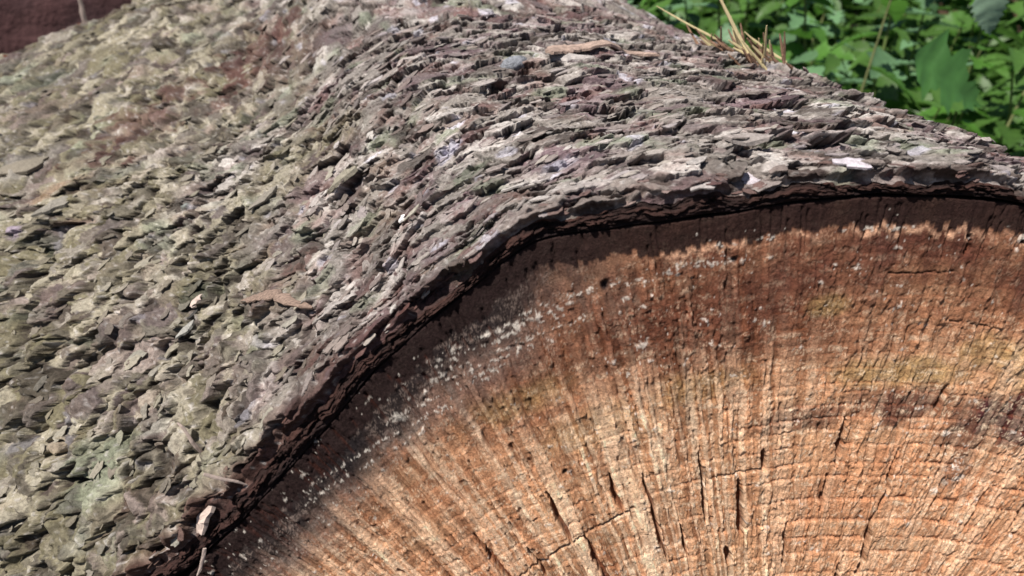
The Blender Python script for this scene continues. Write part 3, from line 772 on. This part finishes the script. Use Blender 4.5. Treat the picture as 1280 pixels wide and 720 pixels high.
# rounded blue-grey lump: a smooth nodule pushed out between the flakes
def lump(name, td, s_, rx, ry, rz, m, seed):
    th_, ph_ = np.meshgrid(np.linspace(0, 2 * math.pi, 21)[:-1], np.linspace(.02, math.pi - .02, 12), indexing='xy')
    x, y, z_ = np.sin(ph_) * np.cos(th_), np.sin(ph_) * np.sin(th_), np.cos(ph_)
    k_ = 1 + .10 * pn(x * 2.2 + 5 + z_, y * 2.2 + z_ * 1.3, seed) + .05 * pn(x * 6 + z_ * 3, y * 6 - z_ * 2, seed + 1)
    v_ = np.stack([x * k_, y * k_, z_ * k_], -1).reshape(-1, 3)
    i = np.arange(240).reshape(12, 20); q = np.stack([i[:-1], np.roll(i, -1, 1)[:-1], np.roll(i, -1, 1)[1:], i[1:]], -1).reshape(-1, 4)
    me_ = np_mesh(name, v_, q[:, ::-1].copy()); o = link(name, me_, m, log)
    p, n, mm = frame_at(td, s_, .1, .2)
    o.matrix_world = Matrix.Translation(p - n * rz * .15) @ mm.to_4x4() @ Matrix.Diagonal((rx, ry, rz, 1)); return o
o = lump('bark_nodule', 100.7, .218, .0095, .0065, .0050, M_blue, 4); o['label'] = 'rounded blue-grey nodule'
def splinter(path3, w, m, label, cat='splinter', name='splinter', seed=1, parent=None):
    o = solid_strip(name, path3, [w * .8, w, w * .8, w * .3], w * .8, (0.2, -1, .3), m, nseg=9, seed=seed, rag=.2, curl=.2, across=4)
    if parent is not None: o.parent = parent
    if label: tag(o, label, cat)
    return o
p0, n0 = on_bark(131.2, .034, .001)
splinter([p0 - Vector((0, 0, .004)), p0 + n0 * .003 + Vector((-.001, 0, .003)), p0 + n0 * .004 + Vector((-.003, .002, .011)), p0 + n0 * .004 + Vector((-.005, .003, .014))], .0009, M_pink, 'thin pale sliver standing upright on the mossy bark at lower left')
p0, n0 = on_bark(129.3, .008, .001)
splinter([p0 + Vector((-.006, 0, .005)) + n0 * .002, p0 + n0 * .003, p0 + Vector((.005, 0, -.003)) + n0 * .002, p0 + Vector((.008, 0, -.006))], .0008, M_pink, 'small pale sliver stuck on the reddish rim above the pinkish chip')
pr = Vector(on_cut(.4140, deg(134.9))) - Vector(N_CUT) * .003
splinter([pr + Vector((.003, 0, .006)), pr + Vector((.001, -.001, .001)), pr + Vector((-.001, -.002, -.004)), pr + Vector((-.003, -.003, -.007))], .0009, M_pink, 'pale curled splinter hanging over the cut edge at lower left')
# straw and torn splinters on the far top edge
def skyline(td, s_): return on_bark(td, s_, 0)[0]
b0 = skyline(76.5, .264)
o = splinter([b0 + Vector((0, 0, .002)), b0 + Vector((-.010, .008, .018)), b0 + Vector((-.024, .016, .042)), b0 + Vector((-.034, .020, .060))], .0014, M_straw, 'thickest pale straw rising steeply to the left from the torn tuft', 'straw', 'straw', 2)
o = splinter([b0 + Vector((.024, -.004, .001)), b0 + Vector((.012, 0, .008)), b0 + Vector((.000, .004, .016)), b0 + Vector((-.008, .006, .022))], .0009, M_straw, 'short pale straw lying to the right of the torn tuft', 'straw', 'straw', 3)
b1 = skyline(75.6, .330)
o = splinter([b1 + Vector((.012, -.002, .000)), b1 + Vector((-.004, .002, .010)), b1 + Vector((-.022, .008, .019)), b1 + Vector((-.046, .016, .032))], .0009, M_straw, 'long yellow straw pointing left along the top edge of the bark', 'straw', 'straw', 4)
tuft = bpy.data.objects.new('splinter_tuft', None); COL.objects.link(tuft)
tag(tuft, 'ragged tuft of torn brown wood splinters on the top edge of the log', 'splinter tuft')
tr = random.Random(9)
for i in range(64):
    bb = skyline(tr.uniform(74.0, 77.5), tr.uniform(.25, .33)) + Vector((0, 0, -.001))
    L = tr.uniform(.008, .026) * (1 if i % 5 else 1.4); dx = tr.uniform(-1.1, -.1); dy = tr.uniform(-.1, .35)
    d = Vector((dx, dy, tr.uniform(.35, .9))).normalized()
    pm = [bb, bb + d * L * .4, bb + d * L * .75, bb + d * L]
    o = solid_strip('splinter', pm, [.0011, .0011, .0008, .0003], .0007, (0.2, -1, .3), M_splint if i % 5 else M_straw, nseg=6, seed=i, rag=.3, curl=.2, across=3)
    o.parent = tuft
# pale stub at the far end of the log
pe = Vector(PB[int(np.searchsorted(th_b, deg(146))), NS - 3])
splinter([pe + Vector((0, 0, -.01)), pe + Vector((.001, 0, .012)), pe + Vector((.002, 0, .03)), pe + Vector((.000, 0, .055))], .0035, M_pink, 'blurred pale pink splinter standing at the far left end of the log')

# ------------------------------------------------------------------ ground
def terrain(name, x0, x1, y0, y1, nx, ny, amp, m, zoff=0):
    X, Y = np.meshgrid(np.linspace(x0, x1, nx), np.linspace(y0, y1, ny), indexing='xy')
    Z = amp * fbm(X * 1.3, Y * 1.3, 201, 3) * sstep(0.2, 1.2, np.hypot(X, Y - .3)) + zoff
    return link(name, np_mesh(name, np.stack([X, Y, Z], -1).reshape(-1, 3), grid_faces(ny, nx)), m, kind='structure')
M_soil = surface_material('forest_soil', attr=False, base=srgb(74, 58, 44), fine=60, mid=14, amt=.6, bump=1.0, dist=.02, rough=.95)
terrain('ground', -60, 60, -60, 60, 240, 240, .03, M_soil)

# ------------------------------------------------------------------ second log behind, far left
def back_log():
    t_, x_ = np.meshgrid(np.linspace(0, 2 * math.pi, 181), np.linspace(-2.4, .35, 220), indexing='xy')
    r_ = .50 + .010 * fbm(t_ * 9, x_ * 5, 211, 3) + .008 * np.abs(pn(t_ * 20, x_ * 12, 213)) + .003 * pn(t_ * 60, x_ * 40, 214)
    a_ = t_
    v_ = np.stack([x_, 1.95 + r_ * np.cos(a_) + .1 * x_, .50 + r_ * np.sin(a_)], -1)
    n1 = len(v_); vv = v_.reshape(-1, 3); q = grid_faces(*t_.shape, flip=True)
    cc = np.ones((len(vv), 3)) * srgb(70, 48, 48)
    w = sstep(-.2, .5, fbm(t_ * 5, x_ * 7, 216, 3)).reshape(-1, 1); cc = cc * (1 - w) + srgb(54, 40, 42) * w
    root = bpy.data.objects.new('log', None); COL.objects.link(root); root.location = (0, 0, 0)
    tag(root, 'dark reddish brown log out of focus behind the far left end', 'log')
    link('bark', np_mesh('back_bark', vv, q, cc), M_dull, root)
    for k, nm in ((0, 'sawn_end'), (-1, 'sawn_end')):
        e = v_[k]; cv = np.concatenate([e, e.mean(0, keepdims=True)]); m_ = len(e)
        link(nm, np_mesh(nm, cv, np.array([[i, i + 1, m_] for i in range(m_ - 1)], dtype=np.int32), np.ones((m_ + 1, 3)) * srgb(120, 80, 56)), M_wood, root)
M_dull = surface_material('dull_red_bark', fine=90, mid=22, amt=.4, bump=.8, dist=.006, rough=.9)
back_log()

# ------------------------------------------------------------------ undergrowth
def leaf_material(name, col, trans):
    k = NT(name)
    oi = k.n('ShaderNodeObjectInfo'); tc = k.n('ShaderNodeTexCoord')
    nz = k.n('ShaderNodeTexNoise'); nz.inputs['Scale'].default_value = 7; k.l(tc.outputs['Object'], nz.inputs['Vector'])
    ad = k.n('ShaderNodeMath', operation='ADD'); k.l(oi.outputs['Random'], ad.inputs[0]); k.l(nz.outputs['Fac'], ad.inputs[1])
    cr = k.n('ShaderNodeMapRange'); cr.inputs['From Max'].default_value = 1.6; cr.inputs['To Min'].default_value = .55; cr.inputs['To Max'].default_value = 1.55
    k.l(ad.outputs[0], cr.inputs['Value'])
    rg = k.n('ShaderNodeRGB'); rg.outputs[0].default_value = (*col, 1)
    sc = k.n('ShaderNodeVectorMath', operation='SCALE'); k.l(rg.outputs[0], sc.inputs[0]); k.l(cr.outputs[0], sc.inputs['Scale'])
    k.l(sc.outputs[0], k.b.inputs['Base Color']); k.b.inputs['Roughness'].default_value = .5
    tr_ = k.n('ShaderNodeBsdfTranslucent'); tcol = k.n('ShaderNodeVectorMath', operation='SCALE'); tcol.inputs['Scale'].default_value = 1.3
    k.l(sc.outputs[0], tcol.inputs[0]); k.l(tcol.outputs[0], tr_.inputs['Color'])
    mx = k.n('ShaderNodeMixShader'); mx.inputs[0].default_value = trans
    outn = k.t.nodes['Material Output']
    k.l(k.b.outputs[0], mx.inputs[1]); k.l(tr_.outputs[0], mx.inputs[2]); k.l(mx.outputs[0], outn.inputs['Surface'])
    return k.m
M_leaf = leaf_material('green_leaf', srgb(68, 100, 42), .35)
M_leaf2 = leaf_material('bright_leaf', srgb(72, 112, 42), .4)
M_leaf3 = leaf_material('blue_green_leaf', srgb(88, 120, 84), .25)
M_leaf5 = leaf_material('lit_leaf', srgb(72, 116, 58), .3)
M_leaf4 = leaf_material('pale_leaf', srgb(150, 178, 150), .25)
M_stem = surface_material('green_stem', attr=False, base=srgb(96, 112, 62), fine=60, mid=20, amt=.2, bump=.1)
M_pstem = surface_material('pale_stem', attr=False, base=srgb(116, 120, 80), fine=60, mid=20, amt=.25, bump=.1)
def leaf_mesh(seed, wid=.5, lobes=False, nt=9):
    """toothed leaf, base at the origin, tip at y=1; folded on the midrib and drooping"""
    r = random.Random(seed); L_, R_, Mid = [], [], []
    n = nt * 2
    for i in range(n + 1):
        t = i / n
        w = wid * math.sin(math.pi * min(1, t ** .75)) ** .8 * (1 - .35 * t) if 0 < t < 1 else .004
        if lobes: w *= 1 + .38 * math.cos(t * 3 * 2 * math.pi + 2.6)
        tooth = (.86 if i % 2 else 1.1) 
        z_ = -(.12 if lobes else .35) * t * t
        Mid.append((0, t, z_ - .03)); L_.append((-w * tooth, t + (.03 if i % 2 == 0 else 0), z_ + .16 * w + r.uniform(-.02, .02)))
        R_.append((w * tooth, t + (.03 if i % 2 == 0 else 0), z_ + .16 * w + r.uniform(-.02, .02)))
    v = Mid + L_ + R_; f = []; m = n + 1
    for i in range(n):
        f.append((i, i + 1, m + i + 1, m + i)); f.append((i + 1, i, 2 * m + i, 2 * m + i + 1))
    return np.array(v, dtype=float), np.array(f, dtype=np.int32)
LV = []
for i, (wd, lo) in enumerate([(.30, 0), (.36, 0), (.26, 0), (.36, 1), (.31, 1)]):
    v_, f_ = leaf_mesh(500 + i, wd, bool(lo)); me_ = np_mesh('leaf', v_, f_, smooth=True); me_.materials.append(M_leaf); LV.append(me_)
def tube_mesh(pts, r0, r1, seg=6):
    v, f = [], []
    for i, p in enumerate(pts):
        r_ = r0 + (r1 - r0) * i / (len(pts) - 1)
        for k_ in range(seg):
            a_ = 2 * math.pi * k_ / seg; v.append((p[0] + r_ * math.cos(a_), p[1] + r_ * math.sin(a_), p[2]))
    for i in range(len(pts) - 1):
        for k_ in range(seg):
            a_, b_ = i * seg + k_, i * seg + (k_ + 1) % seg; f.append((a_, b_, b_ + seg, a_ + seg))
    return np.array(v), np.array(f, dtype=np.int32)
pl = random.Random(31)
def place_leaf(root, base, az, elev, size, me_, mat):
    o = link('leaf', me_, None, root)
    o.material_slots[0].link = 'OBJECT'; o.material_slots[0].material = mat
    m = Matrix.Translation(base) @ Matrix.Rotation(az, 4, 'Z') @ Matrix.Rotation(elev, 4, 'X') @ Matrix.Rotation(pl.gauss(0, .3), 4, 'Y')
    o.matrix_local = m @ Matrix.Diagonal((size, size, size, 1))
    return o
def plant(x, y, h_, nl, size, kinds, mat, smat, label, group=None, lean=.1):
    root = bpy.data.objects.new('leafy_plant', None); COL.objects.link(root); root.location = (x, y, 0)
    tag(root, label, 'plant', group)
    lx, ly = pl.gauss(0, lean) * h_, pl.gauss(0, lean) * h_
    pts = [(lx * t * t, ly * t * t, h_ * t) for t in np.linspace(0, 1, 9)]
    v_, f_ = tube_mesh(pts, .0035 + .003 * h_, .0018); link('stem', np_mesh('stem', v_, f_), smat, root)
    az0 = pl.uniform(0, 6.28)
    for k_ in range(nl):
        t = .22 + .78 * (k_ / max(nl - 1, 1)) ** .8
        p = Vector((lx * t * t, ly * t * t, h_ * t)); az = az0 + (k_ % 2) * math.pi + (k_ // 2) * 1.571 + pl.gauss(0, .3)
        place_leaf(root, p, az, pl.uniform(-.35, .35), size * (1.15 - .5 * t) * pl.uniform(.8, 1.2), LV[pl.choice(kinds)], mat)
    return root
def pol_xy(azd, d): return d * math.sin(deg(azd)), d * math.cos(deg(azd))
# the few that can be told apart
def leaf_facing(root, pos, ydir, size, me_, mat):
    """a leaf at world pos growing along ydir, its upper side turned to the open sky and the path"""
    o = link('leaf', me_, None, root); o.material_slots[0].link = 'OBJECT'; o.material_slots[0].material = mat
    y = Vector(ydir).normalized(); z = Vector((-.55, -.38, .74)); x = y.cross(z).normalized(); z = x.cross(y)
    o.matrix_local = Matrix.Translation(Vector(pos) - root.location) @ Matrix((x, y, z)).transposed().to_4x4() @ Matrix.Diagonal((size, size, size, 1))
big = plant(.93, .84, .60, 3, .10, [0, 1], M_leaf, M_stem, 'plant with one large toothed mid-green leaf drooping beside the log at right', lean=.02)
leaf_facing(big, (.80, .79, .755), (.72, -.28, -.42), .135, LV[3], M_leaf5)
leaf_facing(big, (.92, .85, .66), (.7, -.1, .1), .11, LV[1], M_leaf)
pale_p = plant(1.0, .86, .70, 2, .08, [1, 0], M_leaf3, M_stem, 'plant with a broad pale blue-green leaf in the top right corner', lean=.02)
leaf_facing(pale_p, (.885, .79, .835), (.25, -.2, -.6), .07, LV[1], M_leaf4)
bri = plant(1.02, 1.12, .74, 9, .12, [0, 1], M_leaf2, M_pstem, 'tall pale-stemmed plant with bright yellow-green pointed leaves behind the large toothed leaf', lean=.03)
leaf_facing(bri, (.93, 1.0, .83), (.8, -.3, -.25), .10, LV[0], M_leaf2)
LBL = [('mid-green leafy plant in the blurred undergrowth beyond the log', 'green plants in the undergrowth', [0, 1, 2], M_leaf, M_stem),
       ('yellow-green leafy plant in the blurred undergrowth beyond the log', 'yellow-green plants in the undergrowth', [1, 2, 3], M_leaf2, M_pstem),
       ('blue-green leafy plant in the blurred undergrowth beyond the log', 'blue-green plants in the undergrowth', [0, 3, 4], M_leaf3, M_stem)]
for i in range(62):
    azd = 27 + 34 * ((i * .618034) % 1.0) + pl.uniform(-1, 1); d = 1.5 + 1.5 * (i / 61) + pl.uniform(-.1, .1)
    x_, y_ = pol_xy(azd, d); lb = LBL[pl.choices([0, 1, 2], [6, 3, 2])[0]]
    plant(x_, y_, pl.uniform(.5, .85) * (1 if d < 2 else .95), pl.randint(15, 22), pl.uniform(.09, .15), lb[2], lb[3], lb[4], lb[0], lb[1])
# low ground cover and everything farther off, as one mass
gv, gf, off_ = [], [], 0
tv, tf = leaf_mesh(900, .38, False, 2)
gr = np.random.RandomState(3)
for i in range(15000):
    if i < 9000: azd = gr.uniform(5, 80); d = 1.4 + 2.6 * gr.rand()
    else: azd = gr.uniform(-75, 100); d = 2.6 + 7.5 * gr.rand() ** 1.5
    if azd < 12 and d < 2.7: continue
    x_, y_ = pol_xy(azd, d); z_ = gr.rand() ** 1.3 * (.42 if d < 3 else .8)
    sz = gr.uniform(.05, .12) * (1 + .12 * d); a1, a2, a3 = gr.uniform(0, 6.28), gr.normal(0, .45), gr.normal(0, .4)
    m = np.array(Matrix.Rotation(a1, 3, 'Z') @ Matrix.Rotation(a2, 3, 'X') @ Matrix.Rotation(a3, 3, 'Y')) * sz
    gv.append(tv @ m.T + np.array([x_, y_, z_ + .03])); gf.append(tf + off_); off_ += len(tv)
link('ground_cover', np_mesh('ground_cover', np.concatenate(gv), np.concatenate(gf)), M_leaf, None, 'dense mass of low green leaves behind the log', 'ground cover', kind='stuff')
